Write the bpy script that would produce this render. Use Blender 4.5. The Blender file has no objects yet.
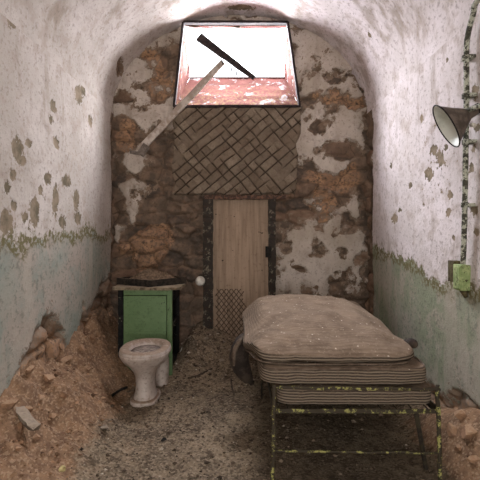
import bpy, math, random
import numpy as np
from mathutils import Vector, Matrix

S = bpy.context.scene
COL = S.collection
R = math.radians

# ------------------------------------------------------------------ camera
F = 410.0; HY = 228.0; CZ = 1.2; D = 3.9; W = 1.2; SPR = 2.28; B = 0.953
cd = bpy.data.cameras.new('camera'); cam = bpy.data.objects.new('camera', cd); COL.objects.link(cam)
cam.location = (0, 0, CZ); cam.rotation_euler = (R(90), 0, 0)
cd.sensor_width = 36; cd.lens = 36 * F / 480; cd.shift_y = -(240 - HY) / 480; cd.clip_start = 0.05
S.camera = cam
# ------------------------------------------------------------------ light
wd = bpy.data.worlds.new('sky'); S.world = wd; wd.use_nodes = True
bg = wd.node_tree.nodes['Background']; bg.inputs[0].default_value = (0.93, 0.96, 1, 1); bg.inputs[1].default_value = 3.0
def area(name, loc, rot, sx, sy, e, col, spread=180):
    l = bpy.data.lights.new(name, 'AREA'); l.shape = 'RECTANGLE'; l.size = sx; l.size_y = sy
    l.energy = e; l.color = col; l.spread = R(spread)
    o = bpy.data.objects.new(name, l); COL.objects.link(o); o.location = loc; o.rotation_euler = rot
    return o
area('skylight_daylight', (-0.02, D + .30, 3.13), (R(-90), 0, 0), 1.3, .74, 120, (.90, .92, 1.0))
area('high_daylight', (-.02, D + .85, 3.95), (R(-30), 0, 0), 5.4, 1.5, 900, (.90, .92, 1.0))
area('doorway_daylight', (0.0, -.95, 1.45), (R(90), 0, 0), 1.0, 1.9, 24, (1.0, .95, .89))
S.view_settings.view_transform = 'Standard'; S.view_settings.look = 'None'
S.view_settings.gamma = 1; S.view_settings.use_curve_mapping = False
S.view_settings.exposure = 0.28

# ------------------------------------------------------------------ helpers
def tag(o, label=None, cat=None, group=None, kind=None):
    if label: o['label'] = label
    if cat: o['category'] = cat
    if group: o['group'] = group
    if kind: o['kind'] = kind
    return o
def thing(name, label, cat, loc, group=None, kind=None):
    o = bpy.data.objects.new(name, None); COL.objects.link(o); o.location = loc; o.empty_display_size = .1
    return tag(o, label, cat, group, kind)
def wloc(o):
    v = Vector((0, 0, 0))
    while o is not None: v = v + o.location; o = o.parent
    return v
def obj(name, data, mat, parent=None, loc=None, smooth=True):
    """data=(verts,faces) in world coordinates"""
    V, Fc = data[0], data[1]
    V = np.asarray(V, float).reshape(-1, 3)
    base = wloc(parent) if parent else Vector((0, 0, 0))
    if loc is None:
        if parent: loc = base.copy()
        else:
            c = (V.min(0) + V.max(0)) / 2; loc = Vector((c[0], c[1], V[:, 2].min()))
    loc = Vector(loc)
    me = bpy.data.meshes.new(name)
    me.from_pydata((V - np.array(loc)).tolist(), [], [tuple(int(i) for i in f) for f in Fc]); me.update()
    if smooth: me.polygons.foreach_set('use_smooth', [True] * len(me.polygons))
    me.materials.append(mat)
    o = bpy.data.objects.new(name, me); COL.objects.link(o)
    if parent: o.parent = parent
    o.location = loc - base
    return o
def attr(o, name, vals):
    a = o.data.attributes.new(name, 'FLOAT', 'POINT'); a.data.foreach_set('value', np.asarray(vals, np.float32).ravel())
def join(*ds):
    V = []; Fs = []; n = 0
    for v, f in ds:
        v = np.asarray(v, float).reshape(-1, 3); V.append(v)
        Fs += [tuple(i + n for i in q) for q in f]; n += len(v)
    return np.vstack(V), Fs
def box(x0, x1, y0, y1, z0, z1, bev=0.0):
    if bev <= 0:
        V = [(x, y, z) for x in (x0, x1) for y in (y0, y1) for z in (z0, z1)]
        return np.array(V, float), [(0, 1, 3, 2), (4, 6, 7, 5), (0, 4, 5, 1), (2, 3, 7, 6), (0, 2, 6, 4), (1, 5, 7, 3)]
    import bmesh
    bm = bmesh.new(); bmesh.ops.create_cube(bm, size=1)
    for v in bm.verts: v.co = Vector(((x0 + x1) / 2 + v.co.x * (x1 - x0), (y0 + y1) / 2 + v.co.y * (y1 - y0), (z0 + z1) / 2 + v.co.z * (z1 - z0)))
    bmesh.ops.bevel(bm, geom=bm.edges[:], offset=bev, segments=2, affect='EDGES', profile=.7)
    V = [tuple(v.co) for v in bm.verts]; Fq = [tuple(v.index for v in f.verts) for f in bm.faces]; bm.free()
    return np.array(V), Fq
def beam(p, q, w, h, up=(0, 0, 1), n=1, jit=0, seed=0, w2=None):
    """rectangular bar from p to q"""
    p = Vector(p); q = Vector(q); d = (q - p).normalized(); u = Vector(up); s = d.cross(u).normalized(); u = s.cross(d).normalized()
    rnd = random.Random(seed); V = []; Fs = []
    for i in range(n + 1):
        t = i / n; c = p.lerp(q, t); ww = w + ((w2 or w) - w) * t
        for a, b in ((-1, -1), (1, -1), (1, 1), (-1, 1)):
            v = c + s * a * ww / 2 + u * b * h / 2 + Vector([rnd.uniform(-jit, jit) for _ in range(3)])
            V.append(tuple(v))
    for i in range(n):
        for k in range(4):
            a = i * 4 + k; b = i * 4 + (k + 1) % 4; Fs.append((a, b, b + 4, a + 4))
    Fs.append((3, 2, 1, 0)); m = n * 4; Fs.append((m, m + 1, m + 2, m + 3))
    return np.array(V), Fs
def tube(pts, r, seg=10, jit=0, seed=0):
    pts = [Vector(p) for p in pts]; n = len(pts); V = []; Fs = []
    rnd = random.Random(seed)
    t0 = (pts[1] - pts[0]).normalized(); a = Vector((0, 0, 1)) if abs(t0.z) < .9 else Vector((1, 0, 0))
    s = t0.cross(a).normalized()
    for i, p in enumerate(pts):
        t = (pts[min(i + 1, n - 1)] - pts[max(i - 1, 0)]).normalized()
        s = (s - t * s.dot(t)).normalized(); u = t.cross(s)
        rr = r[i] if hasattr(r, '__len__') else r
        for k in range(seg):
            an = 2 * math.pi * k / seg; q = rr * (1 + rnd.uniform(-jit, jit))
            V.append(tuple(p + s * math.cos(an) * q + u * math.sin(an) * q))
    for i in range(n - 1):
        for k in range(seg):
            Fs.append((i * seg + k, i * seg + (k + 1) % seg, (i + 1) * seg + (k + 1) % seg, (i + 1) * seg + k))
    Fs.append(tuple(range(seg))[::-1]); Fs.append(tuple((n - 1) * seg + k for k in range(seg)))
    return np.array(V), Fs
def smooth_path(pts, n=8):
    out = []; P = [Vector(p) for p in pts]; P = [P[0] * 2 - P[1]] + P + [P[-1] * 2 - P[-2]]
    for i in range(1, len(P) - 2):
        for k in range(n):
            t = k / n; a, b, c, d = P[i - 1:i + 3]
            out.append(.5 * ((2 * b) + (c - a) * t + (2 * a - 5 * b + 4 * c - d) * t * t + (3 * b - 3 * c + d - a) * t ** 3))
    out.append(P[-2]); return out
def rings(R_, close=True, cap0=True, cap1=True):
    """list of rings (n x 3)"""
    n = len(R_[0]); V = np.vstack(R_); Fs = []
    for i in range(len(R_) - 1):
        for k in range(n if close else n - 1):
            Fs.append((i * n + k, i * n + (k + 1) % n, (i + 1) * n + (k + 1) % n, (i + 1) * n + k))
    if cap0: Fs.append(tuple(range(n))[::-1])
    if cap1: Fs.append(tuple((len(R_) - 1) * n + k for k in range(n)))
    return V, Fs
def ell(cx, cy, z, a, b, n=48, p=2.0):
    t = np.linspace(0, 2 * np.pi, n, endpoint=False); c = np.cos(t); s = np.sin(t)
    return np.stack([cx + a * np.sign(c) * np.abs(c) ** (2 / p), cy + b * np.sign(s) * np.abs(s) ** (2 / p), np.full(n, z)], 1)

# value noise --------------------------------------------------------
def _h(ix, iy, seed):
    n = (ix.astype(np.int64) * 374761393 + iy.astype(np.int64) * 668265263 + seed * 1442695041) & 0x7fffffff
    n = ((n ^ (n >> 13)) * 1274126177) & 0x7fffffff
    return ((n ^ (n >> 16)) & 0xffff) / 65535.0
def vn(x, y, seed=0):
    x = np.asarray(x, float); y = np.asarray(y, float)
    ix = np.floor(x); iy = np.floor(y); fx = x - ix; fy = y - iy
    fx = fx * fx * (3 - 2 * fx); fy = fy * fy * (3 - 2 * fy)
    a = _h(ix, iy, seed); b = _h(ix + 1, iy, seed); c = _h(ix, iy + 1, seed); d = _h(ix + 1, iy + 1, seed)
    return (a * (1 - fx) + b * fx) * (1 - fy) + (c * (1 - fx) + d * fx) * fy
def fbm(x, y, seed=0, o=4):
    s = 0; a = .5; t = 0
    for i in range(o):
        s = s + a * vn(x * 2 ** i + 7.3 * i, y * 2 ** i + 3.1 * i, seed + i); t += a; a *= .5
    return s / t * 2 - 1
def sst(x, a, b):
    t = np.clip((x - a) / (b - a), 0, 1); return t * t * (3 - 2 * t)
def blob(U, V, u, v, a, b, ang=0):
    """signed field of an ellipse, >0 inside, about 1 at centre"""
    c, s = math.cos(ang), math.sin(ang); du = U - u; dv = V - v
    return 1 - np.sqrt(((du * c + dv * s) / a) ** 2 + ((-du * s + dv * c) / b) ** 2)
def stones(U, V, cw, chh, seed):
    """irregular coursed stones: returns (per-stone random, edge distance)"""
    U = U + .07 * fbm(U * 4, V * 4, seed + 50, 4); V = V + .045 * fbm(U * 4, V * 6, seed + 60, 4)
    gu = U / cw; gv = V / chh; iu = np.floor(gu); iv = np.floor(gv)
    d1 = np.full(U.shape, 9.); d2 = d1.copy(); rid = np.zeros(U.shape)
    for a in (-1, 0, 1):
        for b in (-1, 0, 1):
            ju = iu + a; jv = iv + b
            pu = ju + .15 + .7 * _h(ju, jv, seed); pv = jv + .2 + .6 * _h(ju, jv, seed + 9)
            d = np.sqrt(((gu - pu)) ** 2 + ((gv - pv)) ** 2)
            m = d < d1; d2 = np.where(m, d1, np.minimum(d2, d)); rid = np.where(m, _h(ju, jv, seed + 21), rid); d1 = np.where(m, d, d1)
    return rid, d2 - d1

# ------------------------------------------------------------------ node materials
def lin(c):
    return tuple(((v / 255) / 12.92 if v / 255 <= .04045 else ((v / 255 + .055) / 1.055) ** 2.4) for v in c) + (1,)
class NT:
    def __init__(s, name, rough=.9, spec=.2, metal=0):
        s.m = bpy.data.materials.new(name); s.m.use_nodes = True; s.t = s.m.node_tree
        s.b = s.t.nodes['Principled BSDF']; s.b.inputs['Roughness'].default_value = rough
        s.b.inputs['Specular IOR Level'].default_value = spec; s.b.inputs['Metallic'].default_value = metal
        s.tc = s.t.nodes.new('ShaderNodeTexCoord').outputs['Object']
    def n(s, t, **k):
        x = s.t.nodes.new(t)
        for a, b in k.items(): setattr(x, a, b)
        return x
    def put(s, sock, v):
        if v is None: return
        if isinstance(v, bpy.types.NodeSocket): s.t.links.new(v, sock)
        else: sock.default_value = v
    def noise(s, sc, det=4, rough=.55, dist=0, vec=None, stretch=None):
        v = vec or s.tc
        if stretch:
            mp = s.n('ShaderNodeMapping'); s.put(mp.inputs[0], v); mp.inputs['Scale'].default_value = stretch; v = mp.outputs[0]
        x = s.n('ShaderNodeTexNoise'); s.put(x.inputs['Vector'], v)
        x.inputs['Scale'].default_value = sc; x.inputs['Detail'].default_value = det; x.inputs['Roughness'].default_value = rough; x.inputs['Distortion'].default_value = dist
        return x.outputs['Fac']
    def at(s, name):
        x = s.n('ShaderNodeAttribute'); x.attribute_name = name; return x.outputs['Fac']
    def ma(s, op, a, b=None, c=None):
        x = s.n('ShaderNodeMath', operation=op); s.put(x.inputs[0], a)
        if b is not None: s.put(x.inputs[1], b)
        if c is not None: s.put(x.inputs[2], c)
        return x.outputs[0]
    def step(s, v, a, b):
        x = s.n('ShaderNodeMapRange', interpolation_type='SMOOTHSTEP'); s.put(x.inputs[0], v)
        x.inputs[1].default_value = a; x.inputs[2].default_value = b; return x.outputs[0]
    def mix(s, f, a, b, mode='MIX'):
        x = s.n('ShaderNodeMix', data_type='RGBA', blend_type=mode); s.put(x.inputs[0], f)
        s.put(x.inputs[6], a); s.put(x.inputs[7], b); return x.outputs[2]
    def c(s, rgb): return lin(rgb)
    def ramp(s, f, stops):
        x = s.n('ShaderNodeValToRGB'); s.put(x.inputs[0], f); e = x.color_ramp.elements
        while len(e) < len(stops): e.new(.5)
        for i, (p, cc) in enumerate(stops): e[i].position = p; e[i].color = lin(cc)
        return x.outputs[0]
    def sep(s, vec=None):
        x = s.n('ShaderNodeSeparateXYZ'); s.put(x.inputs[0], vec or s.tc); return x.outputs
    def norm_z(s):
        g = s.n('ShaderNodeNewGeometry'); x = s.n('ShaderNodeSeparateXYZ'); s.put(x.inputs[0], g.outputs['Normal']); return x.outputs[2]
    def bump(s, h, st=.5, dist=.01):
        x = s.n('ShaderNodeBump'); x.inputs['Strength'].default_value = st; x.inputs['Distance'].default_value = dist
        s.put(x.inputs['Height'], h); s.put(s.b.inputs['Normal'], x.outputs[0])
    def out(s, col, rough=None):
        s.put(s.b.inputs['Base Color'], col)
        if rough is not None: s.put(s.b.inputs['Roughness'], rough)
        return s.m

def wall_material(name, pa, pb, grA, grB, grC, pa2=None, pb2=None):
    m = NT(name, .93, .12)
    n1 = m.noise(2.2, 5); n2 = m.noise(9, 6, .6); n3 = m.noise(38, 5, .65); n4 = m.noise(120, 3, .6)
    nv = m.noise(5, 5, .6, stretch=(1, 1, .22))
    pl = m.mix(m.step(n1, .35, .65), m.c(pa), m.c(pb))
    if pa2: pl = m.mix(m.step(m.sep()[0], .2, -1.15), pl, m.mix(m.step(n1, .35, .65), m.c(pa2), m.c(pb2)))   # the left half of the vault is the greyer plaster of the left wall
    pl = m.mix(m.ma('MULTIPLY', m.step(n2, .48, .66), .6), pl, m.c((168, 152, 140)))
    pl = m.mix(m.ma('MULTIPLY', m.step(nv, .53, .68), .65), pl, m.c((150, 134, 118)))
    pl = m.mix(m.ma('MULTIPLY', m.step(n3, .54, .64), .5), pl, m.c((132, 118, 106)))
    pl = m.mix(m.ma('MULTIPLY', m.step(n4, .6, .68), .3), pl, m.c((110, 98, 86)))
    # old peels: fine noise on a soft field gives crisp flaked borders
    pe = m.ma('ADD', m.at('peel'), m.ma('MULTIPLY', m.ma('SUBTRACT', n3, .5), 2.2))
    pe = m.ma('ADD', pe, m.ma('MULTIPLY', m.ma('SUBTRACT', n2, .5), 1.6))
    pl = m.mix(m.step(pe, .0, .06), pl, m.mix(m.step(n2, .4, .6), m.c((108, 98, 80)), m.c((146, 130, 110))))
    # low wall paint
    g = m.mix(m.step(n1, .38, .62), m.c(grA), m.c(grB))
    g = m.mix(m.ma('MULTIPLY', m.step(m.noise(4.3, 6, .7), .47, .6), .65), g, m.c(grC))
    g = m.mix(m.ma('MULTIPLY', m.step(n3, .52, .62), .5), g, m.c((98, 98, 88)))
    g = m.mix(m.ma('MULTIPLY', m.step(nv, .52, .62), .55), g, m.c((176, 164, 150)))
    gr = m.ma('ADD', m.at('green'), m.ma('MULTIPLY', m.ma('SUBTRACT', n2, .5), .32))
    edge = m.ma('MULTIPLY', m.step(gr, -.05, .0), m.step(gr, .12, .05))
    pl = m.mix(m.step(gr, -.008, .008), pl, g)
    pl = m.mix(m.ma('MULTIPLY', edge, m.step(n3, .44, .52)), pl, m.c((112, 104, 74)))
    # masonry
    st = m.ramp(m.at('stone'), [(0, (84, 74, 66)), (.25, (112, 96, 82)), (.5, (96, 84, 73)), (.7, (128, 102, 84)), (1, (124, 106, 90))])
    st = m.mix(m.ma('MULTIPLY', m.step(n2, .42, .66), .7), st, m.c((146, 120, 100)))
    st = m.mix(m.ma('MULTIPLY', m.step(n3, .5, .64), .4), st, m.c((70, 59, 50)))
    st = m.mix(m.ma('MULTIPLY', m.at('tan'), m.step(n3, .66, .42)), st, m.mix(m.step(n2, .35, .65), m.c((186, 146, 112)), m.c((150, 118, 94))))
    st = m.mix(m.ma('MULTIPLY', m.step(m.ma('ADD', m.at('mortar'), m.ma('SUBTRACT', n2, .5)), .55, 1.0), .6), st, m.mix(n3, m.c((58, 46, 38)), m.c((112, 92, 74))))
    k = m.ma('ADD', m.at('plaster'), m.ma('MULTIPLY', m.ma('SUBTRACT', n3, .5), 1.1))
    k2 = m.ma('ADD', k, m.ma('MULTIPLY', m.ma('SUBTRACT', n2, .5), .9))
    col = m.mix(m.step(k2, -.24, -.20), st, m.mix(n2, m.c((118, 102, 86)), m.c((156, 134, 116))))
    col = m.mix(m.step(k2, .0, .03), col, pl)
    h = m.ma('ADD', m.ma('MULTIPLY', n3, .6), m.ma('MULTIPLY', n4, .35))
    h = m.ma('ADD', h, m.ma('MULTIPLY', m.step(k2, 0, .05), .5))
    h = m.ma('SUBTRACT', h, m.ma('MULTIPLY', m.step(pe, 0, .06), .35))
    m.bump(h, .75, .008)
    return m.out(col)

M = {}
M['wl'] = wall_material('wall_left_plaster', (200, 190, 182), (180, 170, 160), (166, 154, 142), (152, 150, 138), (136, 144, 134))
M['wr'] = wall_material('wall_right_plaster', (222, 212, 212), (206, 196, 193), (140, 146, 122), (154, 152, 136), (172, 160, 146))
M['wv'] = wall_material('vault_plaster', (222, 212, 212), (206, 196, 193), (142, 152, 130), (160, 160, 144), (178, 166, 154), (200, 190, 182), (180, 170, 160))
M['wb'] = wall_material('wall_back_plaster', (204, 192, 180), (178, 164, 148), (122, 140, 112), (142, 148, 130), (164, 152, 136))

def debris_mat():
    m = NT('debris_floor', .97, .08)
    n1 = m.noise(3, 6, .65); n2 = m.noise(14, 6, .7); n3 = m.noise(70, 4, .7)
    v = m.n('ShaderNodeTexVoronoi'); m.put(v.inputs['Vector'], m.tc); v.inputs['Scale'].default_value = 95
    sp = m.sep(v.outputs['Color'])[0]
    c = m.mix(m.step(n1, .35, .65), m.c((112, 98, 82)), m.c((148, 130, 108)))
    c = m.mix(m.ma('MULTIPLY', m.step(n2, .5, .62), .75), c, m.c((78, 66, 54)))
    c = m.mix(m.ma('MULTIPLY', m.step(sp, .72, .8), .5), c, m.c((168, 150, 128)))
    c = m.mix(m.ma('MULTIPLY', m.step(sp, .26, .18), .5), c, m.c((62, 52, 44)))
    o = m.mix(m.step(n2, .38, .62), m.c((158, 124, 96)), m.c((126, 98, 78)))
    o = m.mix(m.ma('MULTIPLY', m.step(sp, .7, .8), .5), o, m.c((186, 158, 130)))
    o = m.mix(m.ma('MULTIPLY', m.step(n3, .55, .65), .4), o, m.c((96, 72, 54)))
    f = m.ma('ADD', m.at('earth'), m.ma('MULTIPLY', m.ma('SUBTRACT', m.noise(6, 7, .75), .5), 2.0))
    c = m.mix(m.ma('MULTIPLY', m.step(f, .25, .8), .85), c, o)
    c = m.mix(m.ma('MULTIPLY', m.at('dark'), .9), c, m.c((62, 54, 46)))  # shade under the bed, painted into the floor colour
    h = m.ma('ADD', m.ma('MULTIPLY', n3, .6), m.ma('ADD', n2, m.ma('MULTIPLY', sp, .6)))
    m.bump(h, 1.0, .014)
    return m.out(c)
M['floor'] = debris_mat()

def chip_mat():
    m = NT('rubble_chips', .95, .1)
    c = m.ramp(m.at('tone'), [(0, (50, 42, 36)), (.3, (88, 74, 62)), (.6, (132, 114, 96)), (.85, (166, 150, 130)), (1, (206, 196, 180))])
    o = m.ramp(m.at('tone'), [(0, (84, 64, 50)), (.4, (136, 104, 80)), (.8, (172, 136, 106)), (1, (200, 176, 148))])
    return m.out(m.mix(m.at('earth'), c, o))
M['chips'] = chip_mat()

def simple(name, a, b, sc=20, lo=.4, hi=.6, rough=.85, spec=.25, metal=0, bump=.4, dist=.004, dust=None, stretch=None):
    m = NT(name, rough, spec, metal)
    n = m.noise(sc, 6, .65, stretch=stretch); n2 = m.noise(sc * 4, 4, .6, stretch=stretch)
    c = m.mix(m.step(n, lo, hi), m.c(a), m.c(b))
    if dust:
        nz = m.norm_z(); f = m.ma('MULTIPLY', m.step(nz, .35, .9), m.step(n2, .32, .55)); c = m.mix(f, c, m.c(dust))
    m.bump(m.ma('ADD', n, m.ma('MULTIPLY', n2, .5)), bump, dist)
    return m.out(c)
M['iron'] = None
def chipped(name, base, chip, dark, sc=26, lo=.5, hi=.54):
    m = NT(name, .75, .3)
    n = m.noise(sc, 6, .7); n2 = m.noise(sc * 2.3, 5, .7); n3 = m.noise(7, 3)
    c = m.mix(m.step(n, lo, hi), m.c(base), m.c(chip))
    c = m.mix(m.step(n2, .56, .6), c, m.c(dark))
    m.bump(m.ma('ADD', n, n2), .5, .003)
    return m.out(c)
M['bed_iron'] = chipped('rusted_bed_iron', (58, 50, 38), (158, 154, 92), (60, 50, 38), 34, .53, .58)
M['bed_dark'] = simple('dark_bed_iron', (40, 35, 30), (66, 58, 44), 25)
M['pipe'] = chipped('flaked_conduit_paint', (70, 68, 56), (176, 176, 158), (44, 40, 34), 28, .47, .53)
M['box_green'] = chipped('green_box_paint', (134, 150, 98), (160, 170, 118), (70, 66, 44), 22, .45, .6)
M['box_dark'] = simple('tarnished_box_metal', (70, 58, 38), (96, 88, 60), 40)
M['frame_iron'] = chipped('flaked_door_frame', (50, 43, 36), (120, 112, 96), (64, 46, 34), 24, .55, .6)
M['rust_bar'] = chipped('rusty_lintel', (70, 52, 42), (120, 88, 70), (44, 36, 30), 30)
M['black'] = simple('black_wood', (22, 20, 18), (40, 35, 30), 30)  # near-black tone, also on the inner boards of the cabinet
M['cab_black'] = chipped('black_cabinet_side', (16, 15, 14), (150, 150, 124), (24, 22, 20), 26, .62, .65)  # near black with sparse pale chips, for the cabinet's open side and post
M['green'] = None
def green_mat():
    m = NT('green_cabinet_paint', .6, .35)
    n = m.noise(9, 6, .6); n2 = m.noise(45, 5, .7); n3 = m.noise(16, 6, .7)
    c = m.mix(m.step(n, .35, .65), m.c((98, 124, 82)), m.c((108, 134, 92)))
    c = m.mix(m.ma('MULTIPLY', m.step(n2, .52, .64), .5), c, m.c((74, 94, 60)))
    c = m.mix(m.step(n3, .66, .68), c, m.c((44, 36, 28)))
    z = m.sep()[2]
    m.bump(n2, .3, .003); return m.out(c)
M['green'] = green_mat()
M['counter'] = simple('chipped_counter', (150, 134, 112), (96, 82, 66), 24, dust=(160, 144, 122))
M['tray'] = simple('blackened_tray', (26, 23, 21), (58, 50, 42), 30, dust=(120, 104, 86))
M['dustheap'] = simple('dust_and_grit', (142, 120, 98), (96, 80, 64), 60, bump=.9, dist=.01)
def porcelain():
    m = NT('grimy_porcelain', .45, .45)
    n = m.noise(10, 6, .65); n2 = m.noise(40, 5, .7); nz = m.norm_z()
    c = m.mix(m.step(n, .35, .65), m.c((204, 190, 180)), m.c((176, 160, 148)))
    c = m.mix(m.ma('MULTIPLY', m.step(n2, .52, .66), .5), c, m.c((126, 104, 88)))
    f = m.ma('MULTIPLY', m.step(nz, .3, .85), m.step(n2, .2, .5)); c = m.mix(f, c, m.c((138, 116, 98)))
    m.bump(n2, .25, .003)
    r = m.ma('ADD', .4, m.ma('MULTIPLY', f, .5)); return m.out(c, r)
M['porcelain'] = porcelain()
M['bowlgrit'] = simple('bowl_sediment', (150, 136, 126), (104, 90, 80), 40)
def ticking():
    m = NT('striped_ticking', .95, .08)
    x, y, z = m.sep(); w = m.noise(11, 4); n = m.noise(7, 6, .65); n2 = m.noise(55, 5, .7)
    st = m.ma('SINE', m.ma('ADD', m.ma('MULTIPLY', z, 2 * math.pi / .0125), m.ma('MULTIPLY', w, 7)))
    g = m.n('ShaderNodeNewGeometry'); nz = m.norm_z()
    a = m.mix(m.step(st, -.1, .3), m.c((70, 60, 51)), m.c((128, 114, 99)))
    a = m.mix(m.ma('MULTIPLY', m.step(n2, .5, .65), .5), a, m.c((104, 88, 74)))
    t = m.mix(m.step(n, .35, .65), m.c((134, 116, 99)), m.c((110, 94, 79)))
    # woven lines showing through dust on the upper side
    st2 = m.ma('SINE', m.ma('ADD', m.ma('MULTIPLY', y, 2 * math.pi / .022), m.ma('MULTIPLY', w, 7)))
    t = m.mix(m.ma('MULTIPLY', m.step(st2, .0, .8), .28), t, m.c((92, 76, 64)))
    t = m.mix(m.ma('MULTIPLY', m.step(n2, .55, .66), .4), t, m.c((176, 158, 140)))
    v = m.n('ShaderNodeTexVoronoi'); m.put(v.inputs['Vector'], m.tc); v.inputs['Scale'].default_value = 24
    t = m.mix(m.step(v.outputs['Distance'], .13, .08), t, m.c((200, 186, 168)))
    c = m.mix(m.step(nz, .45, .8), a, t)
    m.bump(m.ma('ADD', m.ma('MULTIPLY', st, .18), n2), .5, .005)
    return m.out(c)
M['ticking'] = ticking()
M['rag'] = simple('dark_rolled_cloth', (44, 36, 31), (74, 62, 52), 12, bump=.6, dist=.01)
M['rag_edge'] = simple('faded_cloth_edge', (112, 96, 82), (84, 70, 58), 20)
def door_mat():
    m = NT('bare_door_board', .85, .2)
    n = m.noise(6, 6, .6, stretch=(6, 1, .35)); n2 = m.noise(30, 5, .7); n3 = m.noise(3, 4)
    c = m.mix(m.step(n, .35, .68), m.c((176, 152, 130)), m.c((148, 126, 106)))
    c = m.mix(m.ma('MULTIPLY', m.step(n2, .55, .66), .4), c, m.c((118, 94, 74)))
    c = m.mix(m.step(m.noise(22, 2), .73, .75), c, m.c((50, 40, 32)))
    m.bump(m.ma('ADD', n, n2), .35, .004); return m.out(c)
M['door'] = door_mat()
M['mesh_wire'] = simple('rusty_wire', (78, 62, 50), (104, 86, 68), 40)
def lath_mat():
    m = NT('diamond_lath_plaster', .95, .1)
    n = m.noise(5, 6, .6); n2 = m.noise(30, 6, .7); n3 = m.noise(90, 3)
    c = m.mix(m.ma('MULTIPLY', m.step(m.at('tile'), .2, 1.0), m.step(n2, .3, .6)), m.c((120, 106, 91)), m.c((152, 136, 118)))
    c = m.mix(m.ma('MULTIPLY', m.step(n, .4, .65), .5), c, m.c((106, 88, 72)))
    c = m.mix(m.ma('MULTIPLY', m.step(n2, .48, .6), .5), c, m.c((92, 78, 66)))
    c = m.mix(m.step(m.at('groove'), .35, .75), c, m.c((72, 60, 50)))
    m.bump(m.ma('ADD', n2, n3), .6, .006); return m.out(c)
M['lath'] = lath_mat()
def rustpanel():
    m = NT('rusty_flaked_panel', 1.0, .03)
    n = m.noise(8, 6, .7); n2 = m.noise(34, 5, .75); n3 = m.noise(4, 4)
    c = m.mix(m.step(n3, .35, .65), m.c((92, 58, 54)), m.c((74, 44, 40)))
    c = m.mix(m.step(n, .56, .62), c, m.c((134, 124, 124)))
    lowz = m.at('low')
    c = m.mix(m.ma('MULTIPLY', m.step(n2, .5, .56), lowz), c, m.c((104, 86, 62)))
    c = m.mix(m.ma('MULTIPLY', m.step(n2, .4, .34), m.ma('ADD', .3, lowz)), c, m.c((34, 22, 20)))
    m.bump(n2, .5, .006); return m.out(c)
M['rust'] = rustpanel()
M['plank'] = simple('weathered_plank', (196, 184, 172), (160, 144, 130), 14, stretch=(1, 1, 1), rough=.85)
M['plank_end'] = simple('plank_end_iron', (96, 86, 78), (130, 118, 108), 30)
M['darkbar'] = simple('dark_glazing_bar', (34, 28, 28), (60, 48, 46), 30)
M['enamel_in'] = simple('dull_white_enamel', (226, 228, 218), (196, 198, 186), 8, rough=.45, spec=.4, bump=.1)
M['enamel_out'] = simple('dark_shade_metal', (74, 64, 56), (104, 92, 82), 22, rough=.6)
M['ceramic'] = simple('white_ceramic', (224, 218, 206), (190, 182, 168), 20, rough=.4)
M['stone'] = simple('orange_broken_masonry', (158, 122, 94), (124, 96, 76), 12, bump=.9, dist=.012, dust=(166, 136, 108))
M['stone_grey'] = simple('grey_broken_plaster', (150, 136, 120), (108, 94, 80), 14, bump=.9, dist=.01, dust=(156, 140, 122))
M['yellowish'] = simple('pale_yellow_chunk', (196, 182, 128), (160, 144, 100), 30)
M['wood_dark'] = simple('dirty_splintered_wood', (52, 42, 34), (84, 70, 58), 30)

# ------------------------------------------------------------------ grids
def grid(P, keep=None):
    """P (m,n,3); keep (m-1,n-1) bool"""
    m, n = P.shape[:2]; idx = np.arange(m * n).reshape(m, n)
    q = np.stack([idx[:-1, :-1], idx[1:, :-1], idx[1:, 1:], idx[:-1, 1:]], -1)
    if keep is not None: q = q[keep]
    return P.reshape(-1, 3), q.reshape(-1, 4).tolist()
def Y_samples():
    return np.concatenate([np.linspace(-1.0, 1.7, 46)[:-1], np.arange(1.7, D + .09, .009)])
YS = Y_samples()
def left_uv(px, py):
    d = -W * F / (px - 240); return d, CZ - (py - HY) * d / F
def right_uv(px, py):
    d = W * F / (px - 240); return d, CZ - (py - HY) * d / F

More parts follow.
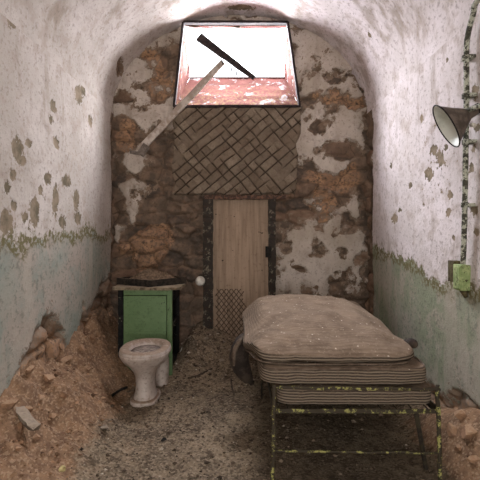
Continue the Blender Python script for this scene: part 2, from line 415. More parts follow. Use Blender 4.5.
END = 3.74     # plaster of the side walls stops here; bare masonry beyond
def side_fields(Yg, Zg, side):
    sd = 3 if side < 0 else 11
    nz = fbm(Yg * 3, Zg * 3, sd, 4)
    if side < 0:
        base = np.interp(Yg, [-1, 1.9, 2.05, 2.3, 2.6, 2.75, 2.95, 3.1, 3.3, 3.5, 3.74], [.1, .2, .30, .50, .62, .42, .40, .58, .62, .70, .8])
        gl = 1.14 + .05 * fbm(Yg * 2.2, 0 * Yg, 19, 3)
    else:
        base = np.interp(Yg, [-1, 1.8, 2.0, 2.15, 2.3, 2.5, 3.2, 3.7], [.1, .2, .34, .36, .30, .16, .12, .2])
        gl = np.interp(Yg, [-1, 2.0, 2.46, 2.9, 3.5, 3.8], [.92, .90, .86, .93, 1.0, 1.02])
    pl = (Zg - base) * 3 + nz * .55
    endf = (END + (.07 if side < 0 else -.03) + .03 * fbm(Zg * 4, Zg * 0, sd + 3, 3) - Yg) * 9
    pl = np.minimum(pl, endf + .18 * fbm(Yg * 9, Zg * 9, sd + 4, 3))
    pl = np.clip(pl, -1, 1)
    green = np.clip((gl - Zg) * 1.2 + .10 * fbm(Yg * 4, Zg * 4, sd + 7, 3), -1, 1)
    peel = -.95 + .35 * fbm(Yg * 5, Zg * 1.6, sd + 8, 3)
    if side < 0:
        for px, py, w, h in [(17, 150, 6, 14), (28, 143, 3, 5), (53, 106, 3, 8), (51, 120, 2, 5), (79, 95, 4, 11), (83, 86, 3, 14), (14, 148, 3, 10), (34, 213, 5, 17), (5, 222, 6, 14),
                             (55, 200, 3, 18), (47, 179, 4, 7), (66, 182, 5, 7), (76, 200, 3, 12), (77, 218, 4, 7), (12, 18, 5, 12), (7, 188, 3, 8), (12, 175, 3, 7), (56, 143, 3, 7), (65, 64, 4, 6),
                             (35, 208, 3, 10), (24, 218, 3, 6), (13, 205, 3, 6), (62, 222, 4, 8), (90, 120, 2, 6), (20, 160, 5, 6), (40, 190, 2, 6)]:
            u, v = left_uv(px, py); k = u / F
            peel = np.maximum(peel, blob(Yg, Zg, u, v, w * k * u / W * .9 + .006, h * k * .95) * 1.1 - .05)
        peel = np.maximum(peel, -.7 + .75 * sst(Zg, 1.9, 1.1) * sst(fbm(Yg * 12, Zg * 5, 77, 3), .15, .6))
    else:
        for px, py, w, h in [(448, 212, 4, 7), (449, 195, 4, 7), (439, 160, 7, 14), (428, 175, 6, 12), (421, 118, 2, 6), (410, 186, 4, 5), (395, 219, 5, 6), (391, 166, 2, 6), (447, 60, 2, 4), (451, 28, 2, 4),
                             (474, 92, 5, 10), (476, 128, 6, 5), (470, 168, 4, 8), (474, 210, 5, 9), (477, 232, 4, 6), (454, 238, 3, 5), (445, 148, 4, 6), (433, 150, 6, 9), (400, 210, 3, 4), (423, 205, 2, 3), (472, 148, 4, 6)]:
            u, v = right_uv(px, py); k = u / F
            peel = np.maximum(peel, blob(Yg, Zg, u, v, w * k * u / W * .6 + .003, h * k * .7) * .8 - .03)
        u, v = right_uv(435, 165); peel = np.maximum(peel, .3 * blob(Yg, Zg, u, v, .22, .28) - .42 + .25 * fbm(Yg * 18, Zg * 14, 5, 2))
    rid, ed = stones(Yg, Zg, .26, .15, sd + 30)
    return pl, green, peel, rid, ed
def surf_disp(pl, rid, ed, Yg, Zg, sd, peel=None):
    st = -.038 + .026 * sst(ed, 0, .35) + (rid - .5) * .035 + .028 * fbm(Yg * 8, Zg * 11, sd, 5)
    t = .006 * fbm(Yg * 5, Zg * 5, sd + 1, 3) + .012 * fbm(Yg * 1.3, Zg * 1.3, sd + 2, 2)
    k = sst(pl + .12 * fbm(Yg * 20, Zg * 20, sd + 5, 2), -.04, .05)
    d = st * (1 - k) + t * k
    if peel is not None: d = d - .004 * sst(peel, 0, .2) * k
    return d
def put_attrs(o, pl, gr, pe, rid, ed, tan):
    attr(o, 'plaster', pl); attr(o, 'green', gr); attr(o, 'peel', pe); attr(o, 'stone', rid)
    attr(o, 'mortar', 1 - sst(ed, .0, .16)); attr(o, 'tan', tan)

for side, nm, mt in ((-1, 'wall_left', 'wl'), (1, 'wall_right', 'wr')):
    ZS = np.arange(-.04, SPR + .0001, .0101); ZS[-1] = SPR
    Yg, Zg = np.meshgrid(YS, ZS, indexing='ij')
    pl, gr, pe, rid, ed = side_fields(Yg, Zg, side)
    d = surf_disp(pl, rid, ed, Yg, Zg, 40 + side, pe)
    d = d * sst(SPR - Zg, 0, .05) if False else d
    fade = sst(SPR - Zg, 0.0, .12)
    X = side * (W - d * fade)
    P = np.stack([X, Yg, Zg], -1)
    if side < 0: P = P
    o = obj(nm, grid(P), M[mt], loc=(side * W, 0, 0)); tag(o, kind='structure')
    tan = sst(Zg, .75, .3) * (.9 if side < 0 else .5)
    put_attrs(o, pl, gr, pe, rid, ed, tan)

# vault
TH = np.linspace(0, math.pi, 260)
Yg, Tg = np.meshgrid(YS, TH, indexing='ij')
Ug = (Tg - math.pi / 2) * 1.1
endf = (END + .13 + .4 * sst(np.abs(Tg - math.pi / 2), 1.35, 1.1) + .03 * fbm(Ug * 3, Ug * 0, 61, 3) - Yg) * 9
pl = np.clip(np.minimum(endf + .15 * fbm(Yg * 9, Ug * 9, 62, 3), .9), -1, 1)
pe = -.95 + .3 * fbm(Yg * 3, Ug * 3, 65, 3)
for (th, yy, a, b) in [(.52, 3.3, .02, .03), (.9, 2.2, .02, .02), (2.45, 2.3, .02, .03), (2.2, 2.9, .015, .03), (.55, 2.5, .02, .03), (1.57, 3.78, .05, .12)]:
    pe = np.maximum(pe, blob(Yg, Ug, yy, (th - math.pi / 2) * 1.1, a, b) * 1.4)
nt = blob(Yg, Ug, 3.76, (2.72 - math.pi / 2) * 1.1, .20, .085, .5)
pl = np.clip(np.minimum(pl, .5 - 1.3 * (nt + .25 * fbm(Yg * 9, Ug * 9, 68, 3)) ) , -1, 1)
rid, ed = stones(Yg, Ug, .26, .15, 91)
d = surf_disp(pl, rid, ed, Yg, Ug, 70, pe) * sst(np.minimum(Tg, math.pi - Tg), 0, .12)
P = np.stack([np.cos(Tg) * (W - d), Yg, SPR + np.sin(Tg) * (B - d)], -1)
o = obj('ceiling', grid(P), M['wv'], loc=(0, 0, SPR)); tag(o, kind='structure')
put_attrs(o, pl, -np.ones_like(pl), pe, rid, ed, .3 + 0 * pl)

# back wall ----------------------------------------------------------
def bx(px): return (px - 240) * D / F
def bz(py): return CZ - (py - HY) * D / F
XS = np.arange(-W - .12, W + .121, .0095); ZS = np.arange(-.04, SPR + B + .12, .0095)
Xg, Zg = np.meshgrid(XS, ZS, indexing='ij')
PX = Xg * F / D + 240; PY = HY - (Zg - CZ) * F / D          # photo-sized units on the wall, only to type patch positions
wa = .9 * fbm(Xg * 4.5, Zg * 4.5, 140, 5); wb_ = .9 * fbm(Xg * 4.5, Zg * 4.5, 150, 5)
PX0, PY0 = PX, PY
PX = PX + 24 * wa; PY = PY + 20 * wb_
pl = np.full(Xg.shape, -1.0)
for (x, y, a, b, an) in [(136, 78, 22, 24, .3), (160, 42, 30, 10, -.45), (240, 16, 75, 9, 0), (142, 112, 34, 12, 0), (136, 157, 19, 13, 0), (131, 195, 17, 17, 0), (320, 70, 34, 30, 0), (318, 42, 26, 16, .6),
                         (326, 134, 38, 28, .1), (348, 120, 12, 30, 0), (345, 150, 16, 20, 0), (318, 262, 44, 46, 0), (345, 240, 22, 36, 0), (300, 235, 16, 14, 0), (352, 215, 10, 14, 0), (300, 290, 40, 22, 0),
                         (124, 230, 8, 8, 0), (340, 92, 12, 6, 0), (171, 115, 8, 10, 0)]:
    pl = np.maximum(pl, blob(PX, PY, x, y, a, b, an) * 1.2)
for (x, y, a, b, an) in [(345, 98, 30, 7, .05), (316, 101, 14, 9, 0), (337, 78, 7, 9, 0), (330, 115, 12, 6, 0), (318, 126, 14, 6, .2), (338, 152, 18, 8, .2), (312, 186, 30, 24, 0), (343, 180, 18, 14, 0),
                         (300, 206, 26, 14, 0), (335, 205, 10, 16, .4), (352, 225, 8, 10, 0), (294, 268, 14, 5, 0), (318, 248, 11, 9, .3), (338, 262, 7, 10, 0), (352, 282, 9, 14, 0), (325, 228, 8, 4, 0),
                         (122, 66, 7, 16, .5), (160, 72, 14, 22, .4), (236, 18, 14, 3, 0), (140, 134, 22, 12, 0), (310, 285, 8, 7, 0)]:
    pl = np.minimum(pl, np.maximum(-blob(PX, PY, x, y, a, b, an) * 1.1 + .02, -.12 if a < 13 else -1))
pl = np.clip(np.minimum(pl, .34) + .85 * fbm(Xg * 9, Zg * 9, 101, 5) + .15 * fbm(Xg * 30, Zg * 30, 111, 3), -1, 1)
tan = np.zeros(Xg.shape)
for (x, y, a, b) in [(150, 250, 30, 20), (158, 238, 16, 10), (150, 60, 14, 18), (335, 178, 26, 14), (340, 98, 22, 9), (130, 135, 14, 10), (162, 85, 10, 14), (330, 205, 14, 14)]:
    tan = np.maximum(tan, sst(blob(PX, PY, x, y, a, b) + .2 * fbm(Xg * 9, Zg * 9, 33, 3), -.02, .15))
tan *= .85
rid, ed = stones(Xg, Zg, .25, .135, 7)
rid = np.clip(rid * .8 - .15 * sst(blob(PX, PY, 190, 230, 40, 60), 0, .4), 0, 1)
d = surf_disp(pl, rid, ed, Xg, Zg, 55)
for (x, y, a, b, k) in [(150, 250, 28, 20, .05), (185, 205, 22, 9, .03), (185, 228, 20, 10, .035), (186, 250, 18, 10, .02), (312, 190, 22, 12, .03)]:
    d = d + k * sst(blob(PX, PY, x, y, a, b) + .15 * fbm(Xg * 9, Zg * 9, 35, 2), 0, .35)
P = np.stack([Xg, D - d, Zg], -1)
# window opening (slightly splayed trapezium) and door recess
WT = dict(zt=3.13, zb=bz(108), tl=bx(184), tr=bx(287), bl=bx(175), br=bx(299))
t = (Zg - WT['zb']) / (WT['zt'] - WT['zb'])
inw = (t > .0) & (t < 1) & (Xg > WT['bl'] + (WT['tl'] - WT['bl']) * t) & (Xg < WT['br'] + (WT['tr'] - WT['br']) * t)
DX0, DX1, DZ1 = bx(207), bx(273), bz(199)
ind = (Xg > DX0) & (Xg < DX1) & (Zg < DZ1)
keepv = ~(inw | ind)
keep = keepv[:-1, :-1] | keepv[1:, :-1] | keepv[1:, 1:] | keepv[:-1, 1:]
o = obj('wall_back', grid(P, keep), M['wb'], loc=(0, D, 0)); tag(o, kind='structure')
put_attrs(o, pl, -np.ones_like(pl), -.95 + .5 * fbm(Xg * 5, Zg * 5, 13, 3), rid, ed, tan)

# front wall (behind the viewer) with the cell doorway -----------------
fw = [box(-W - .05, -.5, -1.12, -1.0, -.04, 3.3), box(.5, W + .05, -1.12, -1.0, -.04, 3.3), box(-.5, .5, -1.12, -1.0, 2.4, 3.3)]
tag(obj('wall_front', join(*fw), M['stone_grey'], smooth=False), kind='structure')

# floor ----------------------------------------------------------------
def floor_h(x, y):
    x = np.asarray(x, float); y = np.asarray(y, float)
    h = .012 * fbm(x * 5, y * 5, 201, 4) + .008 * fbm(x * 16, y * 16, 202, 3)
    tl = np.interp(y, [-1, 1.5, 2.0, 2.4, 2.8, 3.2, 3.6, 3.9], [.0, .12, .30, .44, .40, .46, .42, .3])
    wl = np.interp(y, [-1, 1.5, 2.0, 2.6, 3.0, 3.9], [.2, .42, .50, .52, .42, .34])
    u = np.clip((x + W) / wl, 0, 3); m = tl * np.clip(1 - u, 0, 1) ** 1.25
    tn = np.clip(1.05 - u, 0, 1)
    m = m * (1 + .30 * fbm(x * 6, y * 6, 203, 3)) + tn ** .5 * sst(tl, 0, .2) * .05 * fbm(x * 11, y * 11, 204, 3)
    bk = .26 * np.exp(-((x + .36) / .20) ** 2) + .16 * np.exp(-((x - .05) / .28) ** 2)
    bk = bk * sst(y, 3.05, 3.85) ** 1.0 * (1 + .3 * fbm(x * 7, y * 7, 205, 3))
    rt = .17 * sst(x, .86, 1.2) * np.exp(-((y - 2.0) / .35) ** 2) * (1 + .3 * fbm(x * 7, y * 7, 206, 3)) + .1 * sst(x, .95, 1.2)
    hole = 1 - sst(.30 - np.sqrt((x + .66) ** 2 + (y - 2.9) ** 2), 0, .12)
    return h + m * np.where(x < -.3, hole, 1) + bk + rt
xs = np.arange(-W - .02, W + .03, .0105); ys = np.concatenate([np.linspace(-1.1, 1.6, 40)[:-1], np.arange(1.6, D + .04, .0105)])
Xg, Yg = np.meshgrid(xs, ys, indexing='ij'); H = floor_h(Xg, Yg)
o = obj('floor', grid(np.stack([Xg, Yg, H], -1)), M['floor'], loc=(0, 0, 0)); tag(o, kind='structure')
ear = lambda x, y: np.clip(sst(-x, .66, .92) * 1.0 + sst(x, .9, 1.05) * sst(y, 2.8, 2.2) * .9 + .25 * np.exp(-((x + .5) / .2) ** 2 - ((y - 2.4) / .5) ** 2), 0, 1)
attr(o, 'earth', ear(Xg, Yg))
attr(o, 'dark', np.clip(sst(Xg, .02, .2) * sst(Yg, 1.4, 1.6) * sst(1.0 - Xg, 0, .1) * .55, 0, 1))  # mask over the bed's footprint: painted shade beneath it

# ------------------------------------------------------------------ skylight window
win = thing('window_1', None, None, (0, D, WT['zb']), kind='structure')
oy = D + .42; O = dict(x0=-.53, x1=.47, zb=2.78, zt=2.84)
def quadgrid(a, b, c, d, n=24, m=24, nz=0.0, seed=0):
    a, b, c, d = map(np.array, (a, b, c, d)); u = np.linspace(0, 1, n)[:, None, None]; v = np.linspace(0, 1, m)[None, :, None]
    P = (a * (1 - u) + b * u) * (1 - v) + (d * (1 - u) + c * u) * v
    nn = np.cross(b - a, d - a); nn = nn / np.linalg.norm(nn)
    P = P + nn * (nz * fbm(u * 9 + seed, v * 9, seed, 3))
    return grid(P)
y0 = D - .035
pan = [('sill_panel', (WT['bl'], y0, WT['zb']), (WT['br'], y0, WT['zb']), (O['x1'], oy, O['zb']), (O['x0'], oy, O['zb']), 1),
       ('side_panel', (WT['bl'], y0, WT['zb']), (WT['tl'], y0, WT['zt']), (O['x0'], oy, O['zt']), (O['x0'], oy, O['zb']), .4),
       ('side_panel', (WT['br'], y0, WT['zb']), (WT['tr'], y0, WT['zt']), (O['x1'], oy, O['zt']), (O['x1'], oy, O['zb']), .4),
       ('head_panel', (WT['tl'], y0, WT['zt']), (WT['tr'], y0, WT['zt']), (WT['tr'], D + .10, WT['zt'] + .02), (WT['tl'], D + .10, WT['zt'] + .02), 0)]
for i, (nm, a, b, c, d, lo) in enumerate(pan):
    q = obj(nm, quadgrid(a, b, c, d, 26, 26, .008, i), M['rust'], win)
    z = np.tile(np.linspace(1, 0, 26)[None, :], (26, 1)); attr(q, 'low', lo * z ** 1.2 if i == 0 else lo * z)
cs = [(WT['bl'], WT['zb']), (WT['br'], WT['zb']), (WT['tr'], WT['zt']), (WT['tl'], WT['zt'])]
fr = [beam((cs[i][0], D - .045, cs[i][1]), (cs[(i + 1) % 4][0], D - .045, cs[(i + 1) % 4][1]), .045, .022, up=(0, 0, 1) if i % 2 == 0 else (1, 0, 0), n=12, jit=.0015, seed=i) for i in range(4)]
obj('window_frame', join(*fr), M['darkbar'], win, smooth=False)
obj('outer_sill', beam((O['x0'], oy, O['zb']), (O['x1'], oy, O['zb']), .02, .015), M['rust'], win, smooth=False)

# fallen glazing members hanging out of the skylight
t = thing('fallen_plank', 'long pale weathered plank leaning diagonally out of the rusty skylight down the wall', 'plank', (bx(137), D - .09, bz(153)))
def at(px, py, d): return ((px - 240) * d / F, d, CZ - (py - HY) * d / F)
obj('board', beam(at(139, 151, D - .10), at(223, 62, D - .11), .068, .024, up=(0, 1, 0), n=14, jit=.0025, seed=3, w2=.05), M['plank'], t, smooth=False)
obj('end_bracket', join(beam(at(130, 152, D - .10), at(142, 154, D - .10), .03, .014, up=(0, 1, 0)), beam(at(140, 155, D - .115), at(147, 145, D - .12), .075, .006, up=(0, 1, 0))), M['plank_end'], t, smooth=False)
t = thing('glazing_bar', 'short dark iron bar hanging across the bright skylight opening', 'metal bar', at(200, 37, D - .05))
obj('bar', join(beam(at(199, 37, D - .10), at(254, 78, D - .19), .075, .028, up=(0, 1, 0), n=10, jit=.0015, seed=5, w2=.034)), M['darkbar'], t, smooth=False)
for a, b in ((222, 60), (231, 67), (236, 71)): obj('bolt', tube([at(a, b, D - .155), at(a + 1, b + 5, D - .15)], .006, 6), M['darkbar'], t, smooth=False)

# ------------------------------------------------------------------ diamond lath panel
x0, x1, z0, z1 = bx(173), bx(301), bz(195), bz(109)
xs = np.arange(x0, x1, .0055); zs = np.arange(z0, z1, .0055)
Xg, Zg = np.meshgrid(xs, zs, indexing='ij')
def lines(a, sp, seed, other):
    wv = Xg * math.cos(a) + Zg * math.sin(a) + .010 * fbm(Xg * 6, Zg * 6, seed, 2); k = wv / sp
    i = np.floor(k + .5); dist = np.abs(k - i) * sp
    pres = vn(i * 3.7, other * 5 + i, seed + 3)
    return dist, pres, np.floor(k)
ua = Xg * math.cos(R(-50)) + Zg * math.sin(R(-50)); ub = Xg * math.cos(R(42)) + Zg * math.sin(R(42))
d1, p1, i1 = lines(R(-50), .078, 300, ub); d2, p2, i2 = lines(R(42), .078, 310, ua)
g = np.maximum((1 - sst(d1, .002, .007)) * sst(p1 + .35 * fbm(Xg * 9, Zg * 9, 330, 2), .05, .45), (1 - sst(d2, .002, .007)) * sst(p2 + .45 * fbm(Xg * 9, Zg * 9, 340, 2), .35, .6))
tile = _h(i1, i2, 17)
edge = np.minimum.reduce([Xg - x0, x1 - Xg - .05 * sst(Zg, z1 - .1, z1 - .6), Zg - z0, z1 - Zg + .02]) + .028 * fbm(Xg * 8, Zg * 8, 320, 3)
yy = D - .052 - .010 * tile * (1 - g) + .014 * g + .006 * fbm(Xg * 14, Zg * 14, 321, 3)
yy = np.where(edge < .012, D + .0, yy)
kv = edge > .0
keep = kv[:-1, :-1] & kv[1:, :-1] & kv[1:, 1:] & kv[:-1, 1:]
o = obj('lath_panel', grid(np.stack([Xg, yy, Zg], -1), keep), M['lath'], loc=((x0 + x1) / 2, D, z0))
attr(o, 'groove', g); attr(o, 'tile', tile)
tag(o, 'square panel of grey plaster scored in diamonds between skylight and narrow door', 'wall panel')

# ------------------------------------------------------------------ narrow door
dr = thing('door_1', None, None, ((DX0 + DX1) / 2, D, .0), kind='structure')
obj('door_panel', quadgrid((bx(211), D + .03, .0), (bx(270), D + .03, 0), (bx(270), D + .03, bz(199)), (bx(211), D + .03, bz(199)), 20, 60, .003, 4), M['door'], dr)
obj('door_jamb', beam((bx(208.3), D - .02, .0), (bx(208.3), D - .02, bz(196)), .09, .085, up=(0, 1, 0), n=50, jit=.004, seed=1), M['frame_iron'], dr, smooth=False)
obj('door_jamb', beam((bx(271.8), D - .02, .0), (bx(271.8), D - .02, bz(196)), .066, .085, up=(0, 1, 0), n=50, jit=.004, seed=2), M['frame_iron'], dr, smooth=False)
obj('door_lintel', beam((bx(205), D - .025, bz(197.5)), (bx(285), D - .025, bz(197.5)), .085, .035, up=(0, 0, 1), n=40, jit=.003, seed=3), M['rust_bar'], dr, smooth=False)
lk = obj('lock_plate', box(bx(265), bx(271), D - .07, D - .06, bz(257), bz(246), .004), M['black'], dr)
# diamond wire remains on lower door
wires = []
for k in range(-9, 16):
    for sgn in (-1, 1):
        pts = []
        for j in range(24):
            s = j / 23; z = .10 + s * .52; x = -.20 + k * .047 + sgn * (z - .36) * .80
            lim = -.215 + .33; top = .66 - .5 * max(0, (x + .02)) - .02 * math.sin(k * 2.1)
            if -.235 < x < .06 + .03 * math.sin(z * 20) and z < top: pts.append((x, D - .002, z))
        if len(pts) > 3: wires.append(tube(pts, .0038, 5))
obj('wire_mesh', join(*wires), M['mesh_wire'], dr)
k = thing('ceramic_insulator', 'small round white ceramic insulator fixed to the stones left of the narrow door', 'insulator', (bx(201), D - .03, bz(280)))
def lathe_y(cx, cz, prof, n=20):   # profile (y, r)
    rs = []
    for y, r in prof:
        t = np.linspace(0, 2 * np.pi, n, endpoint=False); rs.append(np.stack([cx + r * np.cos(t), np.full(n, y), cz + r * np.sin(t)], 1))
    return rings(rs)
obj('insulator_head', lathe_y(bx(201), bz(280), [(D - .035, .018), (D - .05, .018), (D - .055, .040), (D - .075, .046), (D - .092, .036), (D - .098, .012)]), M['ceramic'], k)
obj('fixing_pin', lathe_y(bx(201), bz(280), [(D + .02, .012), (D - .04, .012)]), M['darkbar'], k)

# ------------------------------------------------------------------ green cabinet
CX0, CX1, CY0, CY1, CZT = -.98, -.545, 3.30, 3.70, .705
cb = thing('cabinet', 'green painted wooden cabinet with black open side behind the toilet', 'cabinet', ((CX0 + CX1) / 2, (CY0 + CY1) / 2, 0))
cdoor = obj('door', box(CX0 + .045, CX1 - .045, CY0 - .012, CY0 + .008, .06, CZT - .05, .004), M['green'], cb)
obj('stile', box(CX1 - .04, CX1, CY0 - .014, CY0 + .02, -.02, CZT, .003), M['green'], cb)
obj('top_rail', box(CX0 + .045, CX1 - .04, CY0 - .010, CY0 + .012, CZT - .045, CZT, .003), M['green'], cb)
obj('moulding', box(CX0 + .05, CX1 - .05, CY0 - .018, CY0 - .010, .34, .36, .003), M['green'], cdoor)
obj('left_post', beam((CX0 + .02, CY0 + .01, .0), (CX0 + .02, CY0 + .01, CZT), .04, .04, up=(0, 1, 0), n=30, jit=.004, seed=9), M['cab_black'], cb, smooth=False)
obj('side_panel', box(CX0, CX0 + .02, CY0 + .03, CY1, .0, CZT), M['black'], cb)
obj('back_panel', box(CX0 + .02, CX1, CY1 - .02, CY1, .0, CZT), M['black'], cb)
obj('shelf', join(box(CX0 + .02, CX1 - .01, CY0 + .02, CY1 - .02, .40, .42), box(CX1 - .012, CX1 - .002, CY0 + .02, CY1 - .02, .385, .43)), M['cab_black'], cb)
obj('bottom_board', box(CX0 + .02, CX1 - .01, CY0 + .02, CY1 - .02, .06, .08), M['black'], cb)
obj('back_leg', box(CX1 - .04, CX1, CY1 - .045, CY1 - .02, -.02, CZT), M['cab_black'], cb)
obj('side_rail', box(CX1 - .015, CX1 + .001, CY0 + .02, CY1 - .04, CZT - .10, CZT - .0), M['cab_black'], cb)
# chipped top
n = 60; outl = []
import numpy.random as npr
rs_ = npr.RandomState(4)
tt = np.linspace(0, 2 * np.pi, n, endpoint=False); pw = .22
ox = (CX0 + CX1) / 2 + .015 + (.275) * np.sign(np.cos(tt)) * np.abs(np.cos(tt)) ** pw + rs_.uniform(-.012, .006, n)
oyy = (CY0 + CY1) / 2 - .01 + .235 * np.sign(np.sin(tt)) * np.abs(np.sin(tt)) ** pw + rs_.uniform(-.008, .006, n)
obj('counter_top', rings([np.stack([ox, oyy, np.full(n, CZT)], 1), np.stack([ox, oyy, np.full(n, CZT + .022)], 1)]), M['counter'], cb, smooth=False)

# dark tray turned corner-forward on the top
tz = CZT + .022
tr = thing('tray', 'shallow blackened square tray set cornerwise on the green cabinet', 'tray', (-.75, 3.48, tz))
c4 = [(-1.03, 3.44), (-.72, 3.28), (-.46, 3.50), (-.77, 3.68)]
sides = [beam((*c4[i], tz + .028), (*c4[(i + 1) % 4], tz + .028 ), .016, .056, up=(0, 0, 1), n=10, jit=.002, seed=i) for i in range(4)]
obj('rim', join(*sides), M['tray'], tr, smooth=False)
b4 = np.array([(x, y, tz + .006) for x, y in c4]); obj('bottom', (np.vstack([b4, b4 + [0, 0, .008]]), [(3, 2, 1, 0), (4, 5, 6, 7), (0, 1, 5, 4), (1, 2, 6, 5), (2, 3, 7, 6), (3, 0, 4, 7)]), M['tray'], tr, smooth=False)
g1 = np.linspace(0, 1, 40); U, V = np.meshgrid(g1, g1, indexing='ij')
c = [np.array(p) for p in c4]
P2 = (c[0] * (1 - U[..., None]) + c[1] * U[..., None]) * (1 - V[..., None]) + (c[3] * (1 - U[..., None]) + c[2] * U[..., None]) * V[..., None]
P2 = (P2 - P2.mean((0, 1))) * .95 + P2.mean((0, 1))
Hh = tz + .020 + .095 * (np.sin(np.pi * U) * np.sin(np.pi * V)) ** .8 * (1 + .3 * fbm(U * 5, V * 5, 5, 3)) + .010 * fbm(U * 14, V * 14, 6, 3)
o = obj('dust_heap', grid(np.dstack([P2, Hh])), M['dustheap']); tag(o, 'heap of dust and grit lying in the dark tray', 'dust', kind='stuff')

# ------------------------------------------------------------------ toilet
TX, TY = -.665, 2.83
to = thing('toilet', 'dirty white porcelain toilet bowl without seat in front of green cabinet', 'toilet', (TX, TY, .0))
cy = TY + .06
prof = [(-.03, .080, .12, 0), (.01, .082, .125, 0), (.035, .076, .112, 0), (.06, .068, .10, 0), (.12, .062, .092, .0), (.17, .067, .098, 0), (.21, .082, .115, .0), (.245, .106, .142, 0.0),
        (.275, .140, .172, 0), (.30, .160, .192, 0), (.318, .168, .204, 0), (.322, .168, .206, 0), (.345, .172, .210, 0), (.362, .170, .208, 0), (.370, .163, .201, 0), (.371, .126, .160, 0), (.366, .110, .142, 0), (.345, .104, .134, 0), (.30, .085, .11, 0), (.25, .06, .08, 0), (.235, .01, .01, 0)]
rr = []
for z, a, b, s in prof:
    e = ell(TX, cy + s, z, a, b, 56, 2.3); rr.append(e)
bwl = obj('bowl', rings(rr, cap0=True, cap1=True), M['porcelain'], to)
obj('rim_band', rings([ell(TX, cy, .324, .1695, .2075, 56, 2.3), ell(TX, cy, .327, .1735, .2115, 56, 2.3), ell(TX, cy, .345, .1755, .2135, 56, 2.3), ell(TX, cy, .349, .1715, .2095, 56, 2.3)], cap0=False, cap1=False), M['porcelain'], bwl)
obj('foot', rings([ell(TX, cy, -.03, .094, .14, 56, 3), ell(TX, cy, .018, .094, .14, 56, 3), ell(TX, cy, .026, .088, .133, 56, 3), ell(TX, cy, .028, .07, .10, 56, 3)]), M['porcelain'], to)
obj('outlet_trap', tube(smooth_path([(TX + .02, cy + .10, .27), (TX + .05, cy + .2, .25), (TX + .06, cy + .26, .17), (TX + .05, cy + .27, .0)]), [.07] * 1 + [.06] * 24, 18), M['porcelain'], to)
o = obj('sediment', rings([ell(TX, cy, .338, .104, .134, 40, 2.3), ell(TX, cy, .342, .06, .08, 40, 2.2), ell(TX, cy, .343, .01, .01, 40)]), M['bowlgrit'], to)

# ------------------------------------------------------------------ bed frame
BX0, BX1, BY0, BY1 = .155, .885, 1.83, 3.72
bd = thing('bed_frame', 'narrow iron bed frame with flaking yellow-green paint against the right wall', 'bed', ((BX0 + BX1) / 2, (BY0 + BY1) / 2, 0))
def jt(p, q, n=10, a=.002, seed=0):
    r = random.Random(seed); p = Vector(p); q = Vector(q)
    return [p.lerp(q, i / n) + Vector([r.uniform(-a, a) for _ in range(3)]) for i in range(n + 1)]
obj('leg', tube(jt((BX0, BY0, .50), (BX0 - .012, BY0, -.02), seed=1), .0095, 8, .12), M['bed_iron'], bd)
obj('leg', tube(jt((BX1 - .004, BY0, .50), (BX1 + .012, BY0, -.02), seed=2), .0095, 8, .12), M['bed_iron'], bd)
obj('leg', tube(jt((BX0, BY1, .42), (BX0, BY1, -.02), seed=3), .010, 8), M['bed_dark'], bd)
obj('leg', tube(jt((BX1, BY1, .42), (BX1, BY1, -.02), seed=4), .010, 8), M['bed_dark'], bd)
obj('foot_rail', tube(jt((BX0 - .01, BY0, .487), (BX1 + .01, BY0, .480), 16, seed=5), .0075, 8, .12), M['bed_iron'], bd)
obj('angle_rail', join(beam((BX0 - .01, BY0 + .002, .385), (BX1 + .005, BY0 + .002, .383), .015, .005, up=(0, 1, 0), n=30, jit=.0015, seed=8),
                       beam((BX0 - .01, BY0 + .015, .376), (BX1 + .005, BY0 + .015, .374), .03, .005, up=(0, 0, 1), n=10)), M['bed_iron'], bd, smooth=False)
obj('stretcher', tube(jt((BX0 - .006, BY0, .205), (BX1 + .006, BY0, .195), 16, seed=6), .0055, 6, .1), M['bed_iron'], bd)
obj('side_rail', beam((BX0 - .004, BY0, .378), (BX0 - .004, BY1, .378), .006, .036, up=(0, 0, 1), n=8), M['bed_dark'], bd, smooth=False)
obj('side_rail', beam((BX1 + .004, BY0, .378), (BX1 + .004, BY1, .378), .006, .036, up=(0, 0, 1), n=8), M['bed_dark'], bd, smooth=False)
obj('head_rail', beam((BX0, BY1, .378), (BX1, BY1, .378), .036, .006, up=(0, 1, 0)), M['bed_dark'], bd, smooth=False)
sp = [tube([(BX0, y, .386), (BX1, y, .386)], .003, 5) for y in np.arange(BY0 + .08, BY1 - .03, .09)] + [tube([(x, BY0 + .01, .386), (x, BY1, .386)], .003, 5) for x in np.arange(BX0 + .06, BX1 - .03, .07)]
obj('wire_base', join(*sp), M['bed_dark'], bd)
obj('folding_leg', tube(jt((BX0 + .0, 2.88, .37), (BX0 + .0, 2.90, -.02), seed=11), .007, 6), M['bed_dark'], bd)
obj('brace', beam((BX1 - .08, BY0 + .05, .37), (BX1 + .0, BY0 + .12, .05), .020, .006, up=(0, 1, 0)), M['bed_dark'], bd, smooth=False)

